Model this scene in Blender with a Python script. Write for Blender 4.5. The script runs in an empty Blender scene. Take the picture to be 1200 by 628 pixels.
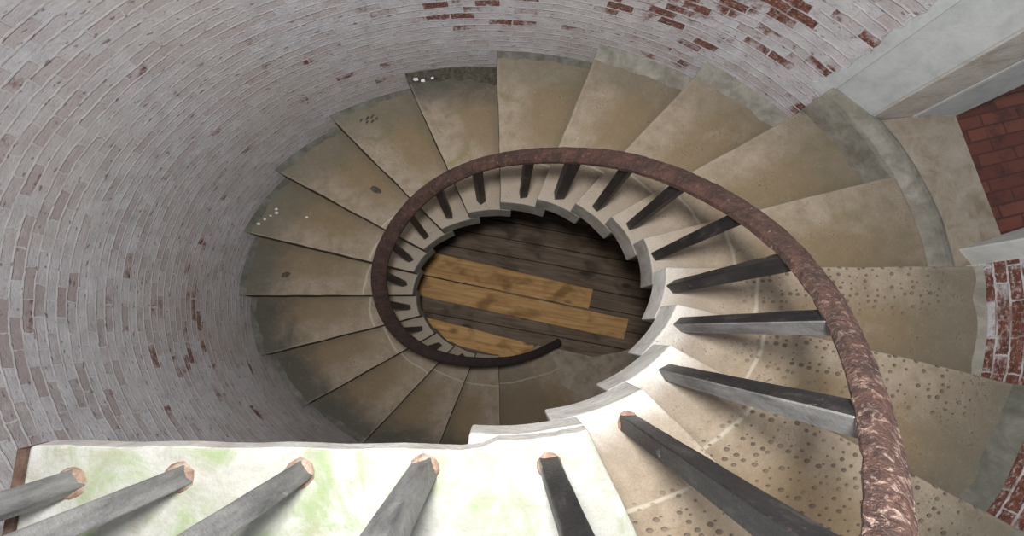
import bpy, bmesh, math, random
from mathutils import Vector, Matrix, noise
random.seed(7)
PI = math.pi
U = 0.19                      # one stair rise, metres
S = 1.3277                    # the stairwell is oval: long axis / short axis
A0 = 0.0330                   # angle of the nosing level with the x axis
OFF = -0.0778                 # nosings pass slightly beside the axis
RI, RO = 3.14, 9.22           # well radius, wall radius (rises)
BOT = -20.15                   # bottom floor (rises)
STEP = PI / 10
col = bpy.context.scene.collection

def W(x, y, z):               # stair units -> metres, floor at 0
    return Vector((x * U, y * U, (z - BOT) * U))
def P(r, a, z, off=0.0):      # a measured from the reference nosing
    a += A0
    return W(S * (r * math.cos(a) - off * math.sin(a)), r * math.sin(a) + off * math.cos(a), z)
def E(k):                     # angle of nosing k
    return (k - 4) * STEP
R = math.radians

# ------------------------------------------------------------------ nodes
class NT:
    def __init__(s, name):
        s.m = bpy.data.materials.new(name); s.m.use_nodes = True
        s.t = s.m.node_tree; s.t.nodes.clear()
        s.out = s.n('ShaderNodeOutputMaterial'); s.b = s.n('ShaderNodeBsdfPrincipled')
        s.t.links.new(s.b.outputs[0], s.out.inputs[0])
    def n(s, t, **kw):
        x = s.t.nodes.new(t)
        for k, v in kw.items(): setattr(x, k, v)
        return x
    def put(s, sock, v):
        if isinstance(v, bpy.types.NodeSocket): s.t.links.new(v, sock)
        elif v is not None:
            if sock.type == 'RGBA' and len(v) == 3: v = (*v, 1)
            sock.default_value = v
    def math(s, op, a, b=None, c=None, clamp=False):
        x = s.n('ShaderNodeMath', operation=op, use_clamp=clamp)
        for i, v in enumerate((a, b, c)):
            if v is not None: s.put(x.inputs[i], v)
        return x.outputs[0]
    def mix(s, f, a, b, mode='MIX'):
        x = s.n('ShaderNodeMix', data_type='RGBA', blend_type=mode, clamp_factor=True)
        s.put(x.inputs[0], f); s.put(x.inputs[6], a); s.put(x.inputs[7], b)
        return x.outputs[2]
    def noise(s, vec, scale, detail=4, rough=.55, dist=0, out=0):
        x = s.n('ShaderNodeTexNoise'); s.put(x.inputs['Vector'], vec)
        x.inputs['Scale'].default_value = scale; x.inputs['Detail'].default_value = detail
        x.inputs['Roughness'].default_value = rough; x.inputs['Distortion'].default_value = dist
        return x.outputs[out]
    def step(s, v, lo, hi, a=0., b=1.):
        x = s.n('ShaderNodeMapRange', interpolation_type='SMOOTHSTEP')
        s.put(x.inputs[0], v)
        for i, q in enumerate((lo, hi, a, b)): x.inputs[i + 1].default_value = q
        return x.outputs[0]
    def ramp(s, v, stops):
        x = s.n('ShaderNodeValToRGB'); s.put(x.inputs[0], v)
        e = x.color_ramp.elements
        while len(e) < len(stops): e.new(.5)
        for q, (p, c) in zip(e, stops): q.position = p; q.color = (*c, 1)
        return x.outputs[0]
    def pos(s): return s.n('ShaderNodeNewGeometry').outputs['Position']
    def uv(s): return s.n('ShaderNodeUVMap', uv_map='UVMap').outputs[0]
    def sep(s, v):
        x = s.n('ShaderNodeSeparateXYZ'); s.put(x.inputs[0], v); return x.outputs
    def comb(s, x, y, z=0.):
        c = s.n('ShaderNodeCombineXYZ')
        for i, v in enumerate((x, y, z)): s.put(c.inputs[i], v)
        return c.outputs[0]
    def scale(s, v, sc):
        x = s.n('ShaderNodeMapping'); s.put(x.inputs[0], v); x.inputs['Scale'].default_value = sc
        return x.outputs[0]
    def attr(s, name):
        return s.n('ShaderNodeAttribute', attribute_name=name).outputs['Fac']
    def bump(s, h, strength=.5, dist=.01, normal=None):
        x = s.n('ShaderNodeBump'); x.inputs['Strength'].default_value = strength
        x.inputs['Distance'].default_value = dist; s.put(x.inputs['Height'], h)
        if normal: s.put(x.inputs['Normal'], normal)
        return x.outputs[0]
    def done(s, color, rough=.9, normal=None, metal=0, spec=.3):
        s.put(s.b.inputs['Base Color'], color); s.put(s.b.inputs['Roughness'], rough)
        s.b.inputs['Metallic'].default_value = metal; s.b.inputs['Specular IOR Level'].default_value = spec
        if normal: s.put(s.b.inputs['Normal'], normal)
        return s.m

def mat_brick():
    t = NT('whitewashed brick'); uv = t.uv(); p = t.pos()
    wob = t.n('ShaderNodeVectorMath', operation='MULTIPLY_ADD')
    t.put(wob.inputs[0], t.noise(uv, 11, 5, .65, out=1)); wob.inputs[1].default_value = (.045, .022, 0); t.put(wob.inputs[2], uv)
    b = t.n('ShaderNodeTexBrick', offset=.5); t.put(b.inputs['Vector'], wob.outputs[0])
    for k, v in (('Scale', 1), ('Mortar Size', .006), ('Mortar Smooth', .5), ('Bias', 0), ('Brick Width', .165), ('Row Height', .054)):
        b.inputs[k].default_value = v
    t.put(b.inputs['Color1'], (0, 0, 0)); t.put(b.inputs['Color2'], (1, 1, 1)); t.put(b.inputs['Mortar'], (.5, .5, .5))
    rnd = t.math('MULTIPLY', b.outputs['Color'], 1.0); mort = t.math('MULTIPLY', b.outputs['Fac'], t.step(t.noise(uv, 6, 3, .6), .35, .6, .25, 1))
    big = t.noise(p, 1.3, 4); mid = t.noise(uv, 9, 5, .65); fine = t.noise(t.scale(uv, (.6, 1, 1)), 75, 6, .75)
    str_ = t.noise(t.scale(uv, (6, 30, 1)), 1, 4, .65)
    white = t.ramp(mid, [(.25, (.38, .36, .375)), (.5, (.50, .487, .51)), (.75, (.61, .605, .635))])
    white = t.mix(t.step(big, .42, .68, 0, .45), white, (.47, .43, .395))
    pink = t.mix(rnd, (.34, .25, .235), (.46, .40, .39))
    c = t.mix(t.step(t.math('ADD', t.math('MULTIPLY', rnd, .55), t.math('MULTIPLY', str_, .7)), .56, .9, 0, .6), white, pink)
    c = t.mix(t.step(fine, .56, .74, 0, .5), c, (.25, .215, .21))
    c = t.mix(t.math('MULTIPLY', mort, t.step(big, .4, .6, .1, .5)), c, (.60, .585, .58))
    wear = t.attr('wear')
    wb = t.math('MULTIPLY', t.step(t.math('ADD', t.math('MULTIPLY', rnd, .6), t.math('MULTIPLY', t.noise(uv, 14, 3, .6), .6)), .62, .80), wear)
    c = t.mix(t.math('MULTIPLY', wb, t.math('SUBTRACT', .55, t.math('MULTIPLY', mort, .55))), c, (.235, .185, .18))
    c = t.mix(t.math('MULTIPLY', t.math('MULTIPLY', wear, mort), .7), c, (.60, .59, .60))
    pit = t.math('MULTIPLY', t.step(t.noise(t.scale(uv, (18, 46, 1)), 1, 2, .5), .64, .70), .7)
    c = t.mix(pit, c, (.13, .085, .075))
    bare = t.attr('bare')
    v = t.math('ADD', t.math('ADD', t.math('MULTIPLY', rnd, .5), t.math('MULTIPLY', t.noise(uv, 5, 4, .7), .9)), bare)
    red = t.ramp(t.noise(uv, 22, 4, .7), [(.3, (.06, .026, .02)), (.55, (.165, .06, .042)), (.8, (.27, .125, .09))])
    rm = t.math('MULTIPLY', t.step(v, .98, 1.10), t.math('SUBTRACT', 1, t.math('MULTIPLY', mort, .85)))
    rm = t.math('MULTIPLY', rm, t.step(fine, .36, .5, .25, 1))
    c = t.mix(rm, c, red)
    low = t.step(t.sep(p)[2], .2, 3.2)
    drab = t.math('MULTIPLY', t.math('SUBTRACT', 1, low), t.step(big, .3, .6, .2, .8))  # browner and darker towards the foot of the wall, broken up by noise
    c = t.mix(drab, c, t.mix(.65, c, (.24, .19, .15)))
    h = t.math('SUBTRACT', t.math('MULTIPLY', mid, .6), t.math('MULTIPLY', mort, .28))
    h = t.math('ADD', h, t.math('MULTIPLY', fine, .5))
    h = t.math('ADD', h, t.math('MULTIPLY', rnd, .22))
    return t.done(c, .95, t.bump(h, .8, .014))

def mat_tread(name, pits):
    t = NT(name); uv = t.uv(); p = t.pos(); r, v, _ = t.sep(uv)
    oi = t.n('ShaderNodeObjectInfo'); rnd = oi.outputs['Random']
    cs = t.n('ShaderNodeSeparateColor'); t.put(cs.inputs[0], oi.outputs['Color']); pale, moss, dirt = cs.outputs[:3]
    sh = t.n('ShaderNodeVectorMath', operation='ADD'); t.put(sh.inputs[0], p); t.put(sh.inputs[1], t.comb(t.math('MULTIPLY', rnd, 9), rnd, 0.))
    q = sh.outputs[0]
    n1 = t.noise(q, 2.6, 5, .6, .6); n2 = t.noise(q, 11, 5, .65); n3 = t.noise(p, 75, 4, .7); n4 = t.noise(q, 4.7, 4, .6, 1.0)
    c = t.ramp(n2, [(.25, (.215, .164, .115)), (.5, (.315, .253, .188)), (.78, (.40, .335, .265))])
    frac = t.math('DIVIDE', v, t.math('MULTIPLY', r, STEP))          # 0 at the nosing, 1 under the riser
    band = t.math('MULTIPLY', t.step(r, 4.6, 6.2), t.math('SUBTRACT', 1, t.step(r, 7.8, 9.0, 0, .7)))
    stain = t.math('MULTIPLY', t.math('MULTIPLY', band, t.step(frac, .2, .6)), t.step(n1, .26, .44))
    c = t.mix(t.math('MULTIPLY', stain, .72), c, (.205, .142, .075))
    c = t.mix(t.math('MULTIPLY', t.step(n4, .52, .7), moss), c, (.20, .18, .075))
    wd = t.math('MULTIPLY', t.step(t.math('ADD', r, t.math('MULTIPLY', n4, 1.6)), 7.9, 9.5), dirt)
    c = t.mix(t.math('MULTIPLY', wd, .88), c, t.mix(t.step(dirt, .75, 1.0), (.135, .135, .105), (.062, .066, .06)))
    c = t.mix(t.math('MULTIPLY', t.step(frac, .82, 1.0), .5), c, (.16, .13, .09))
    c = t.mix(t.math('MULTIPLY', t.math('SUBTRACT', 1, t.step(v, .02, .12)), .18), c, (.46, .40, .33))
    ip = t.math('SUBTRACT', 1, t.step(t.math('ADD', r, t.math('MULTIPLY', n2, .9)), 3.9, 5.2))
    c = t.mix(t.math('MULTIPLY', ip, .75), c, (.285, .24, .195))
    iw = t.math('SUBTRACT', 1, t.step(t.math('ADD', r, t.math('MULTIPLY', n4, .7)), 3.45, 4.15))
    c = t.mix(t.math('MULTIPLY', iw, pale), c, (.66, .64, .61))
    gr = t.noise(p, 160, 3, .7)
    c = t.mix(t.step(gr, .3, .7, .28, 0), c, (.12, .095, .065))
    c = t.mix(t.step(t.noise(q, 34, 5, .75), .54, .72, 0, .2), c, (.42, .36, .29))
    jr = t.math('ABSOLUTE', t.math('SUBTRACT', t.math('ADD', r, t.math('MULTIPLY', t.noise(p, 3, 2), .35)), t.math('ADD', 4.93, t.math('MULTIPLY', rnd, .15))))
    jl = t.math('SUBTRACT', 1, t.step(jr, .015, .05))
    c = t.mix(t.math('MULTIPLY', jl, .55), c, (.50, .46, .38))
    c = t.mix(t.step(n3, .6, .78, 0, .5), c, (.13, .105, .08))
    sp = t.math('MULTIPLY', t.step(t.noise(p, 95, 3, .6), .58, .64), t.step(t.noise(q, 5.5, 3, .6), .54, .64))
    c = t.mix(t.math('MULTIPLY', sp, .6), c, (.06, .045, .035))
    crk = t.n('ShaderNodeTexVoronoi', feature='DISTANCE_TO_EDGE'); t.put(crk.inputs['Vector'], q); crk.inputs['Scale'].default_value = 2.1
    h = t.math('ADD', t.math('MULTIPLY', n2, .5), t.math('MULTIPLY', n3, .35))
    if pits:
        vo = t.n('ShaderNodeTexVoronoi', voronoi_dimensions='2D'); t.put(vo.inputs['Vector'], t.comb(r, v))
        vo.inputs['Scale'].default_value = 5.9; vo.inputs['Randomness'].default_value = .7
        dm = t.math('SUBTRACT', 1, t.step(t.math('ADD', vo.outputs['Distance'], t.math('MULTIPLY', t.math('SUBTRACT', t.sep(vo.outputs['Color'])[1], .5), .18)), .10, .22))
        gone = t.step(t.sep(vo.outputs['Color'])[0], .12, .3)
        zone = t.math('MULTIPLY', t.step(t.math('ADD', r, t.math('MULTIPLY', n1, 1.2)), 5.0, 5.6), t.math('SUBTRACT', 1, t.step(r, 8.2, 8.7)))
        zone = t.math('MULTIPLY', zone, t.math('SUBTRACT', 1, t.step(t.math('ADD', v, t.math('MULTIPLY', n4, 1.0)), pits, pits + .7)))
        d = t.math('MULTIPLY', t.math('MULTIPLY', dm, gone), zone)
        c = t.mix(t.math('MULTIPLY', d, t.step(n4, .3, .65, .4, .85)), c, (.085, .065, .05))
        h = t.math('SUBTRACT', h, t.math('MULTIPLY', d, 1.2))
    return t.done(c, t.ramp(n2, [(.3, (.75,) * 3), (.7, (.95,) * 3)]), t.bump(h, .6, .008))

def mat_stone(name, lo, mid_, hi, spot=(.2, .17, .14), sc=9, sp=.35, bump=.6, moss=None):
    t = NT(name); p = t.pos()
    a = t.noise(p, sc, 5, .65, .4); b = t.noise(p, sc * 7, 4, .7); c0 = t.noise(p, 2.6, 4, .6, .8)
    c = t.ramp(a, [(.28, lo), (.5, mid_), (.74, hi)])
    if moss:
        m = t.math('MULTIPLY', t.step(t.noise(p, 3.4, 5, .65, 1.2), .46, .66), .85)
        c = t.mix(m, c, moss)
        st = t.math('MULTIPLY', t.step(t.noise(t.scale(p, (1, 3, 1)), 9, 4, .7), .55, .68), .6)
        c = t.mix(st, c, spot)
    c = t.mix(t.step(b, .58, .78, 0, sp), c, spot)
    c = t.mix(t.step(c0, .5, .75, 0, sp), c, lo)
    return t.done(c, .92, t.bump(t.math('ADD', a, t.math('MULTIPLY', b, .5)), bump, .01))

def mat_rust():
    t = NT('flaking rusty iron'); p = t.pos()
    a = t.noise(p, 16, 6, .7, .6); b = t.noise(p, 90, 5, .75); l = t.noise(p, 48, 5, .75, .5)
    c = t.ramp(a, [(.25, (.018, .009, .007)), (.45, (.042, .018, .013)), (.62, (.085, .037, .024)), (.8, (.16, .08, .054))])
    c = t.mix(t.step(l, .60, .70, 0, .6), c, (.30, .20, .16))
    c = t.mix(t.step(b, .56, .7, 0, .7), c, (.05, .03, .03))
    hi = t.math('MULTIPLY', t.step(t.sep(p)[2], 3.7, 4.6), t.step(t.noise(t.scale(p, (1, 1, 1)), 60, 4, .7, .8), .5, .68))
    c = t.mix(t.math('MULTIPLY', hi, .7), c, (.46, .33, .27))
    low = t.math('SUBTRACT', 1, t.step(t.sep(p)[2], 1.0, 2.6))  # blackens the lower rail: light fading with depth, put into the colour
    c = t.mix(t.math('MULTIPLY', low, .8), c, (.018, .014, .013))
    h = t.math('ADD', t.math('MULTIPLY', a, .8), t.math('ADD', l, t.math('MULTIPLY', b, .6)))
    return t.done(c, .72, t.bump(h, 1.0, .012), spec=.5)

def mat_bar(name, grey):
    t = NT(name); p = t.pos(); u = t.scale(p, (1, 1, .25))
    a = t.noise(u, 22, 5, .7); b = t.noise(p, 110, 4, .7)
    c = t.ramp(a, [(.3, (.006, .006, .007)), (.55, (.016, .015, .016)), (.75, (.055, .05, .048))])
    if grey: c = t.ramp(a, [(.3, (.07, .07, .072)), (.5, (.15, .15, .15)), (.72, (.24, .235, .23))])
    c = t.mix(t.step(t.noise(p, 8, 5, .75), .62, .69, 0, .5), c, (.33, .30, .27))
    c = t.mix(t.step(b, .62, .7, 0, .5), c, (.10, .045, .025))
    return t.done(c, t.ramp(b, [(.3, (.38,) * 3), (.7, (.62,) * 3)]), t.bump(t.math('ADD', a, b), .4, .004), spec=.5)

def mat_wood(name, lo, mid_, hi, ang, boards=None):
    t = NT(name); p = t.pos()
    mp = t.n('ShaderNodeMapping'); t.put(mp.inputs[0], p); mp.inputs['Rotation'].default_value = (0, 0, -ang)
    q = mp.outputs[0]
    oi = t.n('ShaderNodeObjectInfo').outputs['Random']
    ad = t.n('ShaderNodeVectorMath', operation='ADD'); t.put(ad.inputs[0], q); t.put(ad.inputs[1], t.comb(t.math('MULTIPLY', oi, 5), 0., 0.))
    g = t.noise(t.scale(ad.outputs[0], (1.2, 16, 16)), 1.6, 5, .65, .5)
    k = t.noise(t.scale(ad.outputs[0], (1, 1.6, 1)), 3.2, 3, .5, .4)
    c = t.ramp(g, [(.25, lo), (.5, mid_), (.75, hi)])
    vo = t.n('ShaderNodeTexVoronoi'); t.put(vo.inputs['Vector'], t.scale(ad.outputs[0], (1, 1.9, .2))); vo.inputs['Scale'].default_value = 2.6
    kn = t.math('SUBTRACT', 1, t.step(t.math('ADD', vo.outputs['Distance'], t.math('MULTIPLY', g, .12)), .13, .3))
    c = t.mix(t.math('MULTIPLY', kn, .8), c, tuple(x * .35 for x in lo))
    c = t.mix(t.step(k, .5, .72, 0, .75), c, tuple(x * .6 for x in lo))
    h = g
    if boards:
        y = t.math('MODULO', t.math('ADD', t.sep(q)[1], 20), boards)
        e = t.math('SUBTRACT', 1, t.step(t.math('ABSOLUTE', t.math('SUBTRACT', y, boards / 2)), boards / 2 - .008, boards / 2 - .003, 1, 0))
        c = t.mix(t.math('MULTIPLY', e, .9), c, (.01, .008, .006)); h = t.math('SUBTRACT', g, e)
    return t.done(c, .8, t.bump(h, .5, .006))

def mat_redfloor():
    t = NT('dark red brick paving'); p = t.pos()
    mp = t.n('ShaderNodeMapping'); t.put(mp.inputs[0], p); mp.inputs['Rotation'].default_value = (0, 0, R(-15))
    b = t.n('ShaderNodeTexBrick'); t.put(b.inputs['Vector'], mp.outputs[0])
    for k, v in (('Scale', 1), ('Mortar Size', .006), ('Brick Width', .23), ('Row Height', .075)): b.inputs[k].default_value = v
    t.put(b.inputs['Color1'], (.10, .028, .02)); t.put(b.inputs['Color2'], (.17, .055, .036)); t.put(b.inputs['Mortar'], (.075, .026, .02))
    a = t.noise(p, 9, 5, .7)
    c = t.mix(t.step(a, .45, .7, 0, .7), b.outputs['Color'], (.045, .02, .02))
    return t.done(c, .7, t.bump(t.math('SUBTRACT', a, b.outputs['Fac']), .5, .008))

M = dict(
    brick=mat_brick(), tread=mat_tread('worn tan sandstone', 0), pitted=mat_tread('pitted tan sandstone', 1.2), pitted_all=mat_tread('pitted tan sandstone all over', 3.2),
    string=mat_stone('limewashed step ends', (.36, .34, .31), (.52, .50, .47), (.64, .63, .61), sp=.25),
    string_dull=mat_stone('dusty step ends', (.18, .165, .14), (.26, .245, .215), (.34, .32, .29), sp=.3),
    landing=mat_stone('limewashed mossy landing', (.27, .265, .225), (.37, .368, .34), (.46, .465, .455), spot=(.29, .27, .2), sp=.45, moss=(.215, .275, .135)),
    plaster=mat_stone('blue grey plaster', (.36, .38, .38), (.45, .475, .48), (.52, .54, .54), spot=(.36, .36, .35), sp=.3, bump=.25),
    white_plaster=mat_stone('pale plaster', (.46, .45, .43), (.56, .56, .55), (.62, .62, .62), spot=(.42, .40, .36), bump=.25),
    rough=mat_stone('rough tan render', (.40, .36, .31), (.54, .51, .47), (.62, .60, .57), sp=.4),
    mortar=mat_stone('grey mortar', (.13, .12, .095), (.235, .222, .19), (.34, .325, .285), sp=.5),
    drab=mat_stone('damp dark mortar', (.07, .07, .058), (.13, .128, .108), (.21, .205, .18), sp=.5),
    soil=mat_stone('dark damp dirt', (.03, .028, .02), (.07, .06, .045), (.13, .12, .09), sc=25),
    slab=mat_stone('tan threshold stone', (.21, .165, .115), (.32, .27, .215), (.39, .34, .285), sp=.4),
    riser=mat_stone('shade-dark riser stone', (.05, .042, .03), (.085, .07, .05), (.12, .10, .075)),  # shade on the lower risers, painted as a near-black stone tone
    rust=mat_rust(), bar=mat_bar('worn black iron paint', 0), lit_bar=mat_bar('light-greyed iron', 1),  # second iron is a lighter copy with light on the bars painted in
    collar=mat_stone('rust stained mortar', (.16, .10, .07), (.30, .21, .16), (.48, .42, .37), sc=30),
    edge=mat_stone('brown iron edging', (.05, .03, .02), (.10, .06, .045), (.17, .12, .09), sc=20),
    red=mat_redfloor(), chip=mat_stone('white paint chip', (.5, .5, .48), (.7, .7, .68), (.8, .8, .8)),
)

# ------------------------------------------------------------------ mesh helpers
def link(name, verts, faces, mats, parent=None, mi=None, uvs=None, smooth=False, origin=None):
    me = bpy.data.meshes.new(name)
    vs = [Vector(v) for v in verts]
    if origin is None and parent is None:
        zs = min(v.z for v in vs); n = len(vs)
        origin = Vector((sum(v.x for v in vs) / n, sum(v.y for v in vs) / n, zs))
    o = bpy.data.objects.new(name, me); col.objects.link(o)
    if parent is not None:
        o.parent = parent
        q = Vector((0, 0, 0)); x = parent
        while x is not None: q += x.location; x = x.parent
        if origin is None: origin = q
        o.location = origin - q
    else: o.location = origin
    me.from_pydata([v - origin for v in vs], [], faces)
    for m in (mats if isinstance(mats, (list, tuple)) else [mats]): me.materials.append(m)
    if mi: 
        for f, i in zip(me.polygons, mi): f.material_index = i
    if uvs:
        l = me.uv_layers.new(name='UVMap')
        for f in me.polygons:
            for li in f.loop_indices: l.data[li].uv = uvs[me.loops[li].vertex_index]
    bm = bmesh.new(); bm.from_mesh(me); bmesh.ops.recalc_face_normals(bm, faces=bm.faces); bm.to_mesh(me); bm.free()
    if smooth:
        for f in me.polygons: f.use_smooth = True
    return o
def tag(o, label=None, cat=None, group=None, kind=None):
    for k, v in (('label', label), ('category', cat), ('group', group), ('kind', kind)):
        if v: o[k] = v
    return o
def bevel(o, w, seg=2):
    m = o.modifiers.new('Bevel', 'BEVEL'); m.width = w; m.segments = seg; m.limit_method = 'ANGLE'; m.angle_limit = R(40)
def prism(poly, z0, z1):      # poly in stair units, z may be per point
    n = len(poly); v = [W(x, y, z0) for x, y in poly] + [W(x, y, z1) for x, y in poly]
    f = [list(range(n))[::-1], list(range(n, 2 * n))] + [[i, (i + 1) % n, n + (i + 1) % n, n + i] for i in range(n)]
    return v, f
def sweep(frames):            # frames: list of rings (same count) -> closed tube with caps
    n = len(frames[0]); v = [p for fr in frames for p in fr]; f = []
    for i in range(len(frames) - 1):
        for j in range(n):
            f.append([i * n + j, i * n + (j + 1) % n, (i + 1) * n + (j + 1) % n, (i + 1) * n + j])
    f.append(list(range(n))[::-1]); f.append([(len(frames) - 1) * n + j for j in range(n)])
    return v, f
def nz(v, s=1.0, seed=0.0):
    return noise.noise(Vector((v[0] * s + seed, v[1] * s - seed, v[2] * s + 2 * seed)))

# ------------------------------------------------------------------ tower wall
DA0, DA1 = R(1.75) - A0, R(35.4)
def build_wall():
    angs = [R(x * 1.5) for x in range(240)]
    for d in (DA0, DA1):
        i = min(range(240), key=lambda j: abs(angs[j] - d)); angs[i] = d
    zs = [BOT - .2 + .5 * i for i in range(int((9 - BOT) / .5) + 2)]
    def snap(z):
        i = min(range(len(zs)), key=lambda j: abs(zs[j] - z)); zs[i] = z
    snap(-5.3); snap(5.0)
    # arc length of the oval
    arc = [0]; fine = 8
    aa = angs + [angs[0] + 2 * PI]
    for i in range(240):
        L = 0; p0 = P(RO, aa[i], 0)
        for j in range(1, fine + 1):
            p1 = P(RO, aa[i] + (aa[i + 1] - aa[i]) * j / fine, 0); L += (p1 - p0).length; p0 = p1
        arc.append(arc[-1] + L)
    k = round(arc[-1] / .165) * .165 / arc[-1]
    V = []; UV = []; B = []; B2 = []
    for z in zs:
        for i in range(241):
            a = aa[i]; q = P(RO + .03, a, z)
            rr = 1 + .0045 * nz(q, 1.7) + .002 * nz(q, 6, 3)
            V.append(Vector((q.x * rr, q.y * rr, q.z))); UV.append((arc[i] * k, (z - BOT) * U))
            deg = math.degrees(a)
            def blob(d0, z0, sd, sz, w): 
                dd = (deg - d0 + 180) % 360 - 180
                return w * math.exp(-(dd / sd) ** 2 - ((z - z0) / sz) ** 2)
            b = blob(72, -4.5, 22, 2.2, .44) + blob(100, -6.3, 14, 1.1, .26) + blob(346, -1.5, 15, 3.2, .7) + blob(326, -.5, 10, 3, .75) + blob(50, -3.5, 16, 2.0, .18)
            b += blob(34, -4.5, 3, 4, .22) + blob(170, -9, 30, 3, .05) + blob(195, -10, 25, 4, .07) + blob(118, -8.5, 12, 1.2, .16) + blob(357, -2.2, 4, 1.6, .2)
            B.append(b)
            B2.append(min(1, blob(185, -6, 32, 5, .6) + blob(205, -4, 25, 5, .35) + blob(75, -4, 35, 3.5, .7) + blob(345, -2, 20, 4, .8)))
    F = []
    for r in range(len(zs) - 1):
        for i in range(240):
            am = (aa[i] + aa[i + 1]) / 2; zm = (zs[r] + zs[r + 1]) / 2
            if DA0 < am < DA1 and -5.3 < zm < 5.0: continue
            F.append([r * 241 + i, r * 241 + i + 1, (r + 1) * 241 + i + 1, (r + 1) * 241 + i])
    o = link('wall_round', V, F, M['brick'], uvs=UV, smooth=True, origin=Vector((0, 0, 0)))
    at = o.data.attributes.new('bare', 'FLOAT', 'POINT')
    for i, b in enumerate(B): at.data[i].value = b
    at = o.data.attributes.new('wear', 'FLOAT', 'POINT')
    for i, b in enumerate(B2): at.data[i].value = b
    tag(o, kind='structure')
build_wall()

# ------------------------------------------------------------------ bottom floor
FLOOR_ANG = -0.165
M['boards'] = mat_wood('dark old floorboards', (.085, .06, .042), (.15, .11, .08), (.23, .18, .135), FLOOR_ANG, .21)
M['plank'] = mat_wood('new pine plank', (.30, .155, .06), (.50, .29, .12), (.64, .42, .2), FLOOR_ANG)
n = 96
v, f = prism([(S * (RO + .2) * math.cos(2 * PI * i / n), (RO + .2) * math.sin(2 * PI * i / n)) for i in range(n)], BOT - .6, BOT)
tag(link('floor', v, f, M['boards']), kind='structure')

v, f = prism([(2.96, -2.66), (3.75, -2.75), (5.82, -3.19), (7.63, -2.85), (8.93, -2.46), (9.5, -5.2), (5, -8.2), (1.2, -8.9), (1.2, -4)], BOT, -20.03)
tag(link('floor_stone', v, f, M['slab']), kind='structure')

# ------------------------------------------------------------------ stone steps
DOV, TH = .1058, 1.0
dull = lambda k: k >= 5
def build_step(k, mat, r_out=RO - .02):
    a0, a1 = E(k - 1) - DOV, E(k)
    if k == 20: a1 = R(307)
    na, nr = 12, 16
    V = []; UV = []; idx = {}
    for lay in (0, 1):
        for i in range(nr + 1):
            r = RI + (r_out - RI) * i / nr
            for j in range(na + 1):
                a = a0 + (a1 - a0) * j / na
                z = -k - ((TH if k < 20 else .15) if lay == 0 else (.365 if k == 0 else 0))
                rr = r
                q = P(rr, a, z, OFF)
                tt = r * (a1 - a)
                if lay == 1 and j >= na - 4:           # tread hollowed by feet near the nosing
                    z -= .05 * math.exp(-((r - 5.8) / 1.4) ** 2) * ((j - na + 4) / 4) ** 2
                    z -= .012 * (1 + nz(q, 9, k))
                w = .03 * nz(q, 6, k * 1.7) if j == na else 0
                wr = .02 * nz(q, 8, k) if i == 0 else 0
                q = P(rr + wr, a + w / r, z, OFF)
                idx[lay, i, j] = len(V); V.append(q); UV.append((r, max(tt, 0)))
    F = []; mi = []
    for lay in (0, 1):
        for i in range(nr):
            for j in range(na):
                F.append([idx[lay, i, j], idx[lay, i, j + 1], idx[lay, i + 1, j + 1], idx[lay, i + 1, j]]); mi.append(0)
    for i in range(nr):
        for j in (0, na):
            F.append([idx[0, i, j], idx[0, i + 1, j], idx[1, i + 1, j], idx[1, i, j]]); mi.append(2)
    for j in range(na):
        F.append([idx[0, 0, j], idx[0, 0, j + 1], idx[1, 0, j + 1], idx[1, 0, j]]); mi.append(1)
        F.append([idx[0, nr, j], idx[0, nr, j + 1], idx[1, nr, j + 1], idx[1, nr, j]]); mi.append(0)
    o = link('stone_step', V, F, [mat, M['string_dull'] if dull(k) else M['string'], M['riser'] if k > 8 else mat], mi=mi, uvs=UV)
    bevel(o, .008)
    return o
step_labels = [
    'white stone block of the stair tucked under the curved corner of the landing',
    'pitted tan stone step, second down from the white landing',
    'pitted tan stone step, third down from the white landing, crossed by rail shadow',
    'stone step one above the doorway-level pair, pitted and brown stained beside bare brick wall',
    'stone step with neat rows of pits, just above the doorway threshold curb',
    'tan stone step running to the curb of the doorway threshold',
    'tan stone step ending at the foot of the grey plaster doorway jamb',
    'tan stone step, first one below the grey doorway jamb',
    'tan stone step, second below the grey doorway jamb, under red bare bricks',
    'smooth tan stone step, third below the grey doorway jamb',
    'stone step with dark dirt and white bits against the wall',
    'olive stained stone step just below the one with dark wall dirt',
    'stone step, second below the one with dark wall dirt, with grey green outer end',
    'stone step with white chips lying along its outer end',
    'stone step with a dark spot, just below the one with white chips',
    'shadowed stone step, second below the one with white chips',
    'shadowed stone step, third below the one with white chips, grey at the wall',
    'shadowed stone step, fourth below the one with white chips',
    'dim stone step, half hidden by the landing, second step above the bottom slab',
    'dim stone step, half hidden by the landing, first step above the bottom slab',
    'dim brown bottom stone slab beside the floor boards, under the rail end',
]
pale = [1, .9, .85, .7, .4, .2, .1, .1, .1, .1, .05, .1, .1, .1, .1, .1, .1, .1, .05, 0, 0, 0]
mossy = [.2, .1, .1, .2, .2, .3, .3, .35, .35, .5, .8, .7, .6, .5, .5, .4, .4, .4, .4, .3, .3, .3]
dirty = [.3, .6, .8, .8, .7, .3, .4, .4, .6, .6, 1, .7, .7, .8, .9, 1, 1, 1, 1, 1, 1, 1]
steps = {}
for k in range(21):
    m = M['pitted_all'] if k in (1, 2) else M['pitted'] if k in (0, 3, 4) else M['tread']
    ro = RO - .02
    if k in (5,): ro = 9.05
    o = build_step(k, m, ro)
    steps[k] = o
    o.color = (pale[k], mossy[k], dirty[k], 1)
    tag(o, step_labels[k], 'step', 'stone steps of the winding stair')

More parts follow.
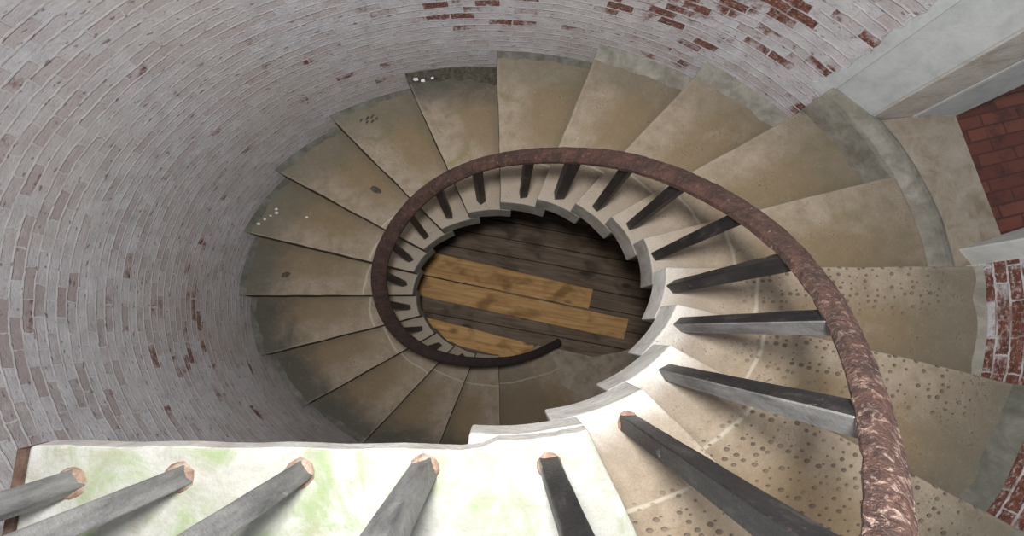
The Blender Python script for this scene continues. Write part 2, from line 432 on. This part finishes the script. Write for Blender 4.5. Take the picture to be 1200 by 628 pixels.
# mortar fillets between step ends and wall
def fillet(k, r_in, h, mat, name, a_lo=None, a_hi=None):
    a0 = E(k - 1) if a_lo is None else a_lo; a1 = E(k) if a_hi is None else a_hi
    fr = []
    for i in range(25):
        a = a0 + (a1 - a0) * i / 24
        j = nz(P(RO, a, -k), 9, k) * (.5 if mat == M['soil'] else .16)
        ri = r_in + j
        ring = [P(ri, a, -k - .02, OFF), P(RO + .02, a, -k - .02, OFF), P(RO + .02, a, -k + h * (1 + j), OFF), P((ri + RO) / 2, a, -k + h * .35, OFF)]
        fr.append(ring)
    v, f = sweep(fr)
    return tag(link(name, v, f, mat, smooth=False), kind='structure')
t = 1
for k in range(21):
    if k in (5, 6): continue
    r_in, h, m = 9.05, .14, M['mortar'] if k < 9 else M['drab']
    if k in (0, 1): r_in, h = 8.9, .3
    if k == 2: r_in, h = 9.0, .25
    if k == 3: r_in, h = 8.95, .25
    if k in (7, 8): r_in, h = 8.75, .25
    if k == 10: r_in, h, m = 8.7, .2, M['soil']
    if k in (2, 3): m = M['drab']
    if k == 4: r_in, h = 9.1, .1
    fillet(k, r_in, h, m, 'trim_%d' % t); t += 1
fillet(6, 9.02, .12, M['mortar'], 'trim_%d' % t, R(33), E(6)); t += 1

# ------------------------------------------------------------------ doorway
zf = -5.0
A_, B_, C_, D_ = (S * RO * math.cos(DA1 + A0) + .02, RO * math.sin(DA1 + A0) - .02), (10.72, 4.72), (12.17, 4.87), (13.54, 4.94)
ctr = lambda a, r: (S * r * math.cos(a + A0), r * math.sin(a + A0))
def panel(name, pts, th, mat, z0=zf - .3, z1=5.0):
    poly = list(pts) + [(x + th[0], y + th[1]) for x, y in reversed(pts)]
    v, f = prism(poly, z0, z1)
    o = tag(link(name, v, f, mat), kind='structure'); bevel(o, .012); return o
A2 = (S * (RO + .35) * math.cos(DA1 + A0 + .06), (RO + .35) * math.sin(DA1 + A0 + .06))
panel('wall_doorway_left', [A2, A_, B_], (.6, 1.1), M['plaster'])
V = []; F = []
zs_ = [zf - .3 + .12 * i for i in range(85)]
for i, z in enumerate(zs_):
    wdt = .30 + .16 * nz((z, 0, 0), 2.2, 1) + .12 * nz((z, 0, 0), 7, 4)
    if z < zf + .8: wdt += .3 * (zf + .8 - z)
    for a_, r_ in ((DA1 - .002, RO - .03), (DA1 + wdt / RO * .8, RO - .005), (DA1 + wdt / RO, RO + .12)): V.append(P(r_, a_, z))
for i in range(len(zs_) - 1):
    for j in range(2): F.append([i * 3 + j, i * 3 + j + 1, i * 3 + j + 4, i * 3 + j + 3])
tag(link('trim_%d' % t, V, F, M['plaster']), kind='structure'); t += 1
panel('wall_doorway_left_middle', [B_, C_], (.1, 1.1), M['rough'])
panel('wall_doorway_left_outer', [(C_[0], C_[1] + .0), D_], (0., 1.1), M['plaster'])
v, f = prism([(C_[0] - .05, C_[1] - .03), (C_[0] + .06, C_[1] - .03), (C_[0] + .06, C_[1] + .2), (C_[0] - .05, C_[1] + .2)], zf, 5)
tag(link('trim_%d' % t, v, f, M['white_plaster']), kind='structure'); t += 1
v, f = prism([(12.30, .26), (13.3, .40), (12.95, .88), (15.4, 1.68), (15.4, -1.2), (12.6, -1.2), (12.5, -.1)], zf - .3, 5.0)
o = link('wall_doorway_right', v, f, M['white_plaster']); bevel(o, .01); tag(o, kind='structure')
panel('wall_doorway_lintel', [(11.2, 7.0), (11.9, 0.0)], (2.5, 0.), M['plaster'], 5.0, 6.0)
# threshold slab
rin = 9.55
poly = [ctr(R(a), rin) for a in (-.4, 4, 8, 12, 16, 20, 24, 27.5)] + [(12.1, 4.86), (13.43, 4.95), (14.3, 1.2), (14.3, .7), (12.4, .15)]
v, f = prism(poly, zf - 1.0, zf)
o = link('threshold_slab', v, f, M['slab']); bevel(o, .012)
tag(o, 'flat tan stone threshold slab lying in the doorway beyond the curved curb', 'threshold')
# rounded curb along the line of the wall
fr = []
for i in range(25):
    a = R(-.2) + R(35.9) * i / 24
    ring = []
    for q in range(9):
        th = PI * q / 8
        w = .30 + .03 * nz(P(9, a, -5), 6)
        ring.append(P(9.33 - w * math.cos(th), a, zf - .12 + .30 * math.sin(th) + .02 * nz(P(9, a, th), 8)))
    ring += [P(9.33 + .28, a, zf - 1.2), P(9.33 - .28, a, zf - 1.2)]
    fr.append(ring)
v, f = sweep(fr)
o = link('threshold_curb', v, f, M['mortar'], smooth=False); bevel(o, .004)
tag(o, 'rounded grey mortar curb curving across the foot of the doorway', 'curb')
v, f = prism([(13.2, -3), (13.2, 9), (24, 9), (24, -3)], zf - .9, zf - .12)
tag(link('floor_doorway', v, f, M['red']), kind='structure')

# ------------------------------------------------------------------ landing
zl = 0.0
LX = -6.40
e0 = E(-1)
pts = []
for i in range(15): pts.append((LX + (-.5 - LX) * i / 14, -3.27 + .012 * math.sin(i * 1.7)))
def pl(r, a, off=0):
    a += A0; return (S * (r * math.cos(a) - off * math.sin(a)), r * math.sin(a) + off * math.cos(a))
pts += [(-.2, -3.24)] + [pl(RI + .01 * math.sin(3 * q), e0 + STEP * q / 8, OFF) for q in range(9)]
pts += [pl(r + .0, E(0) + .01 * math.sin(r * 5) / r, OFF) for r in (3.6, 4.2, 5, 6, 7, 8, 9.15)]
a1 = math.atan2(-math.sqrt(1 - (LX / S / 9.15) ** 2) * 9.15, LX / S) - A0
pts += [pl(9.15, E(0) + (a1 - E(0)) * i / 12) for i in range(1, 13)]
v, f = prism(pts, zl - .36, zl)
nn = len(pts)
lan = link('stone_landing', v, f, [M['landing'], M['string']], mi=[0, 0] + [1] * nn); bevel(lan, .008)
tag(lan, 'white limewashed stone landing with green moss, straight edge and curved corner over the well', 'landing')
v, f = prism([(LX - .12, -3.30), (LX, -3.30), (LX, -7.4), (LX - .12, -7.4)], zl - .35, zl + .03)
link('edge_strip', v, f, M['edge'], parent=lan)['label'] = 'narrow brown rusted edging strip'

# ------------------------------------------------------------------ railing: handrail + balusters
rail_tab = [(-72, 3.40, 4.30), (-57, 3.40, 3.42), (-51.8, 3.40, 3.06), (-45.6, 3.37, 2.64), (-36, 3.36, 2.0), (-25.2, 3.39, 1.27), (-14.1, 3.37, .53), (.7, 3.33, -.39),
    (13.7, 3.28, -1.21), (27.4, 3.27, -2.07), (44, 3.28, -3.04), (66.2, 3.29, -4.38), (81.3, 3.33, -5.15), (97.5, 3.40, -5.97), (110.4, 3.42, -6.66),
    (121.1, 3.43, -7.23), (135.7, 3.42, -8.04), (150.3, 3.45, -8.85), (163.1, 3.53, -9.56), (172.8, 3.57, -10.1), (185.3, 3.61, -10.8), (199.8, 3.67, -11.6),
    (212.9, 3.69, -12.33), (221, 3.64, -12.78), (230.6, 3.54, -13.31), (242.5, 3.40, -13.97), (255.1, 3.28, -14.67), (266.1, 3.22, -15.28), (277.9, 3.22, -15.94), (294.5, 3.25, -16.86), (306, 3.31, -17.49), (319, 3.5, -18.25)]
wid_tab = [(-72, .27), (-45, .27), (-14, .29), (14, .34), (44, .38), (66, .40), (100, .42), (135, .43), (172, .46), (220, .44), (255, .44), (320, .36)]
def lerp(tab, x, c=1):
    if x <= tab[0][0]: return tab[0][c]
    for p, q in zip(tab, tab[1:]):
        if x <= q[0]:
            u = (x - p[0]) / (q[0] - p[0]); return p[c] + (q[c] - p[c]) * u
    return tab[-1][c]
def sm(c, x):
    return sum(lerp(rail_tab, x + d, c) for d in (-8, -4, 0, 4, 8)) / 5 if -62 < x < 308 else lerp(rail_tab, x, c)
root = bpy.data.objects.new('stair_railing', None); col.objects.link(root)
root.location = P(3.4, E(2), -2)
tag(root, 'rusty iron handrail on black square balusters winding down round the open well', 'railing')
path = []
for x in (-6.3, -5.2, -4.0, -2.8, -1.6, -.4): path.append((W(x, -3.42, zl + 4.3), .26))
for d in range(-72, 320, 3): path.append((P(sm(1, d), R(d), sm(2, d)), lerp(wid_tab, d)))
fr = []
for i, (c, w) in enumerate(path):
    tg = (path[min(i + 1, len(path) - 1)][0] - path[max(i - 1, 0)][0]).normalized()
    side = tg.cross(Vector((0, 0, 1))).normalized(); up = side.cross(tg)
    sc = math.sqrt((S * side.x) ** 2 + side.y ** 2) / 1.0
    hw = w * U * .5 * (1 + (S - 1) * abs(side.x)); hh = .105 * U
    ring = []
    for px, py in ((-1, -.75), (-.85, -1), (.85, -1), (1, -.75), (1, .2), (.72, .75), (.3, 1), (-.3, 1), (-.72, .75), (-1, .2)):
        q = c + side * px * hw + up * py * hh
        q += (side * nz(q, 30, 1) + up * nz(q, 28, 5)) * .0022 * (1 if i < 55 else .6)
        ring.append(q)
    fr.append(ring)
# denser, rough surface near the camera
fine = []
for i in range(len(fr) - 1):
    m = 3
    for j in range(m):
        fine.append([a.lerp(b, j / m) + Vector((nz(a.lerp(b, j / m), 55, 2), nz(a.lerp(b, j / m), 55, 7), nz(a.lerp(b, j / m), 60, 9))) * .0026 for a, b in zip(fr[i], fr[i + 1])])
fine.append(fr[-1])
v, f = sweep(fine)
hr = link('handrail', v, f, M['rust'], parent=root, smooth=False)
hr['label'] = 'rusty flaking iron handrail'

def baluster(base, top, w, twist, collar=None, d=None, mat=None, worn=None):
    d = d or w
    L = (top - base); fr = []
    nseg = 10
    for i in range(nseg + 1):
        u = i / nseg; c = base + L * u
        ring = []
        for sx, sy in ((-1, -1), (1, -1), (1, 1), (-1, 1)):
            x, y = sx * w * U * .5, sy * d * U * .5
            q = Vector((c.x + (x * math.cos(twist) - y * math.sin(twist)) * 1.12, c.y + x * math.sin(twist) + y * math.cos(twist), c.z))
            q += Vector((nz(q, 14, 3), nz(q, 14, 8), 0)) * .0015
            ring.append(q)
        fr.append(ring)
    v, f = sweep(fr)
    mi = None
    if worn:  # worn: facing of the sides painted grey for light bounced off the landing
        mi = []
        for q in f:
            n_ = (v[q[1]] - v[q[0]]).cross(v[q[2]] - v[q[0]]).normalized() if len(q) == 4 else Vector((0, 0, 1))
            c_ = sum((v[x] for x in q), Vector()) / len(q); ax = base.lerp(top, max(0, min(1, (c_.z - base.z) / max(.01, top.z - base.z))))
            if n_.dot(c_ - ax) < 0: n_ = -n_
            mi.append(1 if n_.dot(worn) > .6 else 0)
    o = link('baluster', v, f, [mat or M['bar'], M['lit_bar']], parent=root, origin=base.copy(), mi=mi); bevel(o, .003, 1)
    if collar:
        fr = []
        for z, s in ((-.02, 1.3), (.02, 1.26), (.06, 1.12), (.1, 1.0)):
            ring = []
            for q in range(14):
                th = 2 * PI * q / 14 + twist
                rr = w * U * .62 * s * (1 + .12 * nz(Vector((math.cos(th), math.sin(th), z)) * 2 + base * 7, 1))
                ring.append(base + Vector((rr * math.cos(th), rr * math.sin(th), z * U * collar)))
            fr.append(ring)
        v, f = sweep(fr)
        c = link('collar', v, f, M['collar'], parent=o, smooth=True); c['label'] = 'rust stained mortar collar'
    return o
TW = {0: 8, 1: 2, 2: 28, 3: 44, 4: 38, 5: 25, 6: 20, 7: 35, 8: 5, 9: 10, 10: 40}
BR = {0: 3.52, 1: 3.50, 2: 3.42, 3: 3.36, 4: 3.30, 5: 3.30, 6: 3.38, 7: 3.42, 8: 3.5, 9: 3.5, 10: 3.54}
BA = {0: -10.5, 1: -9.6, 2: -9.2, 3: -8.7, 4: -9.9, 5: -11, 6: -9.8, 7: -10.2, 8: -10, 9: -12, 10: -10}
for k in range(0, 22):
    a = E(k) + R(BA.get(k, -10)); deg = math.degrees(a)
    base = P(BR.get(k, 3.5), a, -min(k, 20) - .02)
    if k == 0:
        top = base.copy(); top.z = W(0, 0, 4.25).z
    else:
        top = P(sm(1, deg), a, sm(2, deg) - .03)
    w = .25 if k < 6 else .24
    if k == 8: w = .31
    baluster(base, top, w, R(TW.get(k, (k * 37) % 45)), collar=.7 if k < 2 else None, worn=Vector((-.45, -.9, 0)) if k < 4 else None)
for i, (x, y) in enumerate([(-1.0, -3.53), (-2.72, -3.60), (-4.34, -3.66), (-5.76, -3.74)]):
    base = W(x, y, zl - .02); top = W(x, y + .12, zl + 4.2)
    baluster(base, top, .27, R([20, 38, 25, 40][i]), collar=1.0, mat=M['lit_bar'])  # landing bars use the grey copy, their lighting put into the colour

# ------------------------------------------------------------------ planks over the foot of the well
def plank(p00, p10, p11, p01, z0, th, label):
    nl, nw = 14, 3; V = []; F = []; ix = {}
    for lay in (0, 1):
        for i in range(nl + 1):
            for j in range(nw + 1):
                u, w = i / nl, j / nw
                a = Vector(p00).lerp(Vector(p10), u); b = Vector(p01).lerp(Vector(p11), u); q = a.lerp(b, w)
                x, y = q.x, q.y + .03 * nz((q.x, q.y, 0), .8, th) * (1 if j in (0, nw) else 0)
                ix[lay, i, j] = len(V); V.append(W(x, y, z0 + lay * th + .015 * math.sin(u * 3)))
    for i in range(nl):
        for j in range(nw):
            for lay in (0, 1): F.append([ix[lay, i, j], ix[lay, i + 1, j], ix[lay, i + 1, j + 1], ix[lay, i, j + 1]])
        for j in (0, nw): F.append([ix[0, i, j], ix[0, i + 1, j], ix[1, i + 1, j], ix[1, i, j]])
    for j in range(nw):
        for i in (0, nl): F.append([ix[0, i, j], ix[0, i, j + 1], ix[1, i, j + 1], ix[1, i, j]])
    o = link('wooden_plank', V, F, M['plank']); bevel(o, .004, 1)
    return tag(o, label, 'plank', 'loose planks at the foot of the well')
PLANKS = [
    ((-7.37, 3.78), (5.91, 0.99), (5.62, -0.25), (-7.68, 2.25), BOT + .02, .2, 'short pine plank, uppermost of the three on the floor'),
    ((-7.68, 2.19), (8.15, -0.84), (7.80, -2.11), (-7.61, 0.87), BOT + .02, .2, 'longest pine plank, middle of the three on the floor'),
    ((-5.31, -0.73), (2.21, -2.52), (1.94, -3.68), (-5.59, -1.90), BOT + .02, .2, 'pine plank nearest the lower end of the handrail'),
]
for q in PLANKS: plank(*q)

# white chips of paint on the step
def chip(r, a, k, s, dz, label, group):
    bm = bmesh.new(); bmesh.ops.create_icosphere(bm, subdivisions=2, radius=1)
    base = P(r, R(a), -k + dz)
    vs = []
    for q in bm.verts:
        n_ = 1 + .45 * nz(q.co, 1.6, a)
        vs.append(base + Vector((q.co.x * n_ * s * U, q.co.y * n_ * s * U * .8, (q.co.z * n_ * .45 + .4) * s * U)))
    fs = [[x.index for x in fa.verts] for fa in bm.faces]; bm.free()
    tag(link('paint_chip', vs, fs, M['chip']), label, 'chip', group)
for r, a, sz in [(8.72, 152.6, .075), (8.62, 153.6, .08), (8.75, 155.0, .06), (8.85, 156.5, .075), (8.95, 158.3, .085), (7.6, 151.5, .07)]:
    chip(r, a, 13, sz, 0, 'small white chip lying on a bare tan stone step by the brick wall', 'white chips on one step')
for r, a, sz in [(8.98, 105.9, .10), (8.88, 104.6, .09), (8.93, 102.6, .07)]:
    chip(r, a, 10, sz, .1, 'white bit of plaster in the dark dirt along the wall', 'white bits in the dirt')
# dark stains and holes in single treads
def spot(k, r, a, sx, sy, rot):
    st = steps[k]; c = P(r, R(a), -k + .004); V = [c]; n = 14
    for q in range(n):
        th = 2 * PI * q / n; m_ = 1 + .3 * nz((math.cos(th), math.sin(th), a), 1.4, r)
        x, y = math.cos(th) * sx * m_, math.sin(th) * sy * m_
        V.append(c + Vector((x * math.cos(rot) - y * math.sin(rot), x * math.sin(rot) + y * math.cos(rot), 0)) * U)
    o = link('dark_spot', V, [[0, 1 + q, 1 + (q + 1) % n] for q in range(n)], M['soil'], parent=st); o['label'] = 'small dark stained hollow'
spot(14, 7.76, 172.1, .22, .13, .3)
spot(12, 6.18, 131.5, .26, .14, -.4)
for r, a, l in ((8.62, 120.6, .10), (8.45, 119.8, .08), (8.6, 119.2, .13), (8.4, 118.6, .10), (8.6, 118.0, .12), (8.45, 117.4, .08)): spot(11, r, a, l, .045, 1.1)

# ------------------------------------------------------------------ light
sc = bpy.context.scene
w = bpy.data.worlds.new('World'); sc.world = w; w.use_nodes = True
bg = w.node_tree.nodes['Background']; bg.inputs[0].default_value = (.86, .93, 1.0, 1); bg.inputs[1].default_value = .46
def area(name, loc, target, size, power, color):
    l = bpy.data.lights.new(name, 'AREA'); l.shape = 'DISK'; l.size = size; l.energy = power; l.color = color
    o = bpy.data.objects.new(name, l); col.objects.link(o); o.location = loc
    o.rotation_euler = (target - loc).to_track_quat('-Z', 'Y').to_euler(); return o
area('skylight', W(-.4, -.4, 8.4), W(0, 0, -20), .3, 104, (1, .985, .96))

cam = bpy.data.cameras.new('Camera'); co = bpy.data.objects.new('Camera', cam); col.objects.link(co)
co.location = W(.0012, -1.5627, 6.2401); co.rotation_euler = (.143657, -.031509, .017142)
cam.sensor_width = 36; cam.lens = 490.68 / 1200 * 36; cam.clip_start = .02
sc.camera = co
sc.view_settings.view_transform = 'Standard'; sc.view_settings.look = 'None'
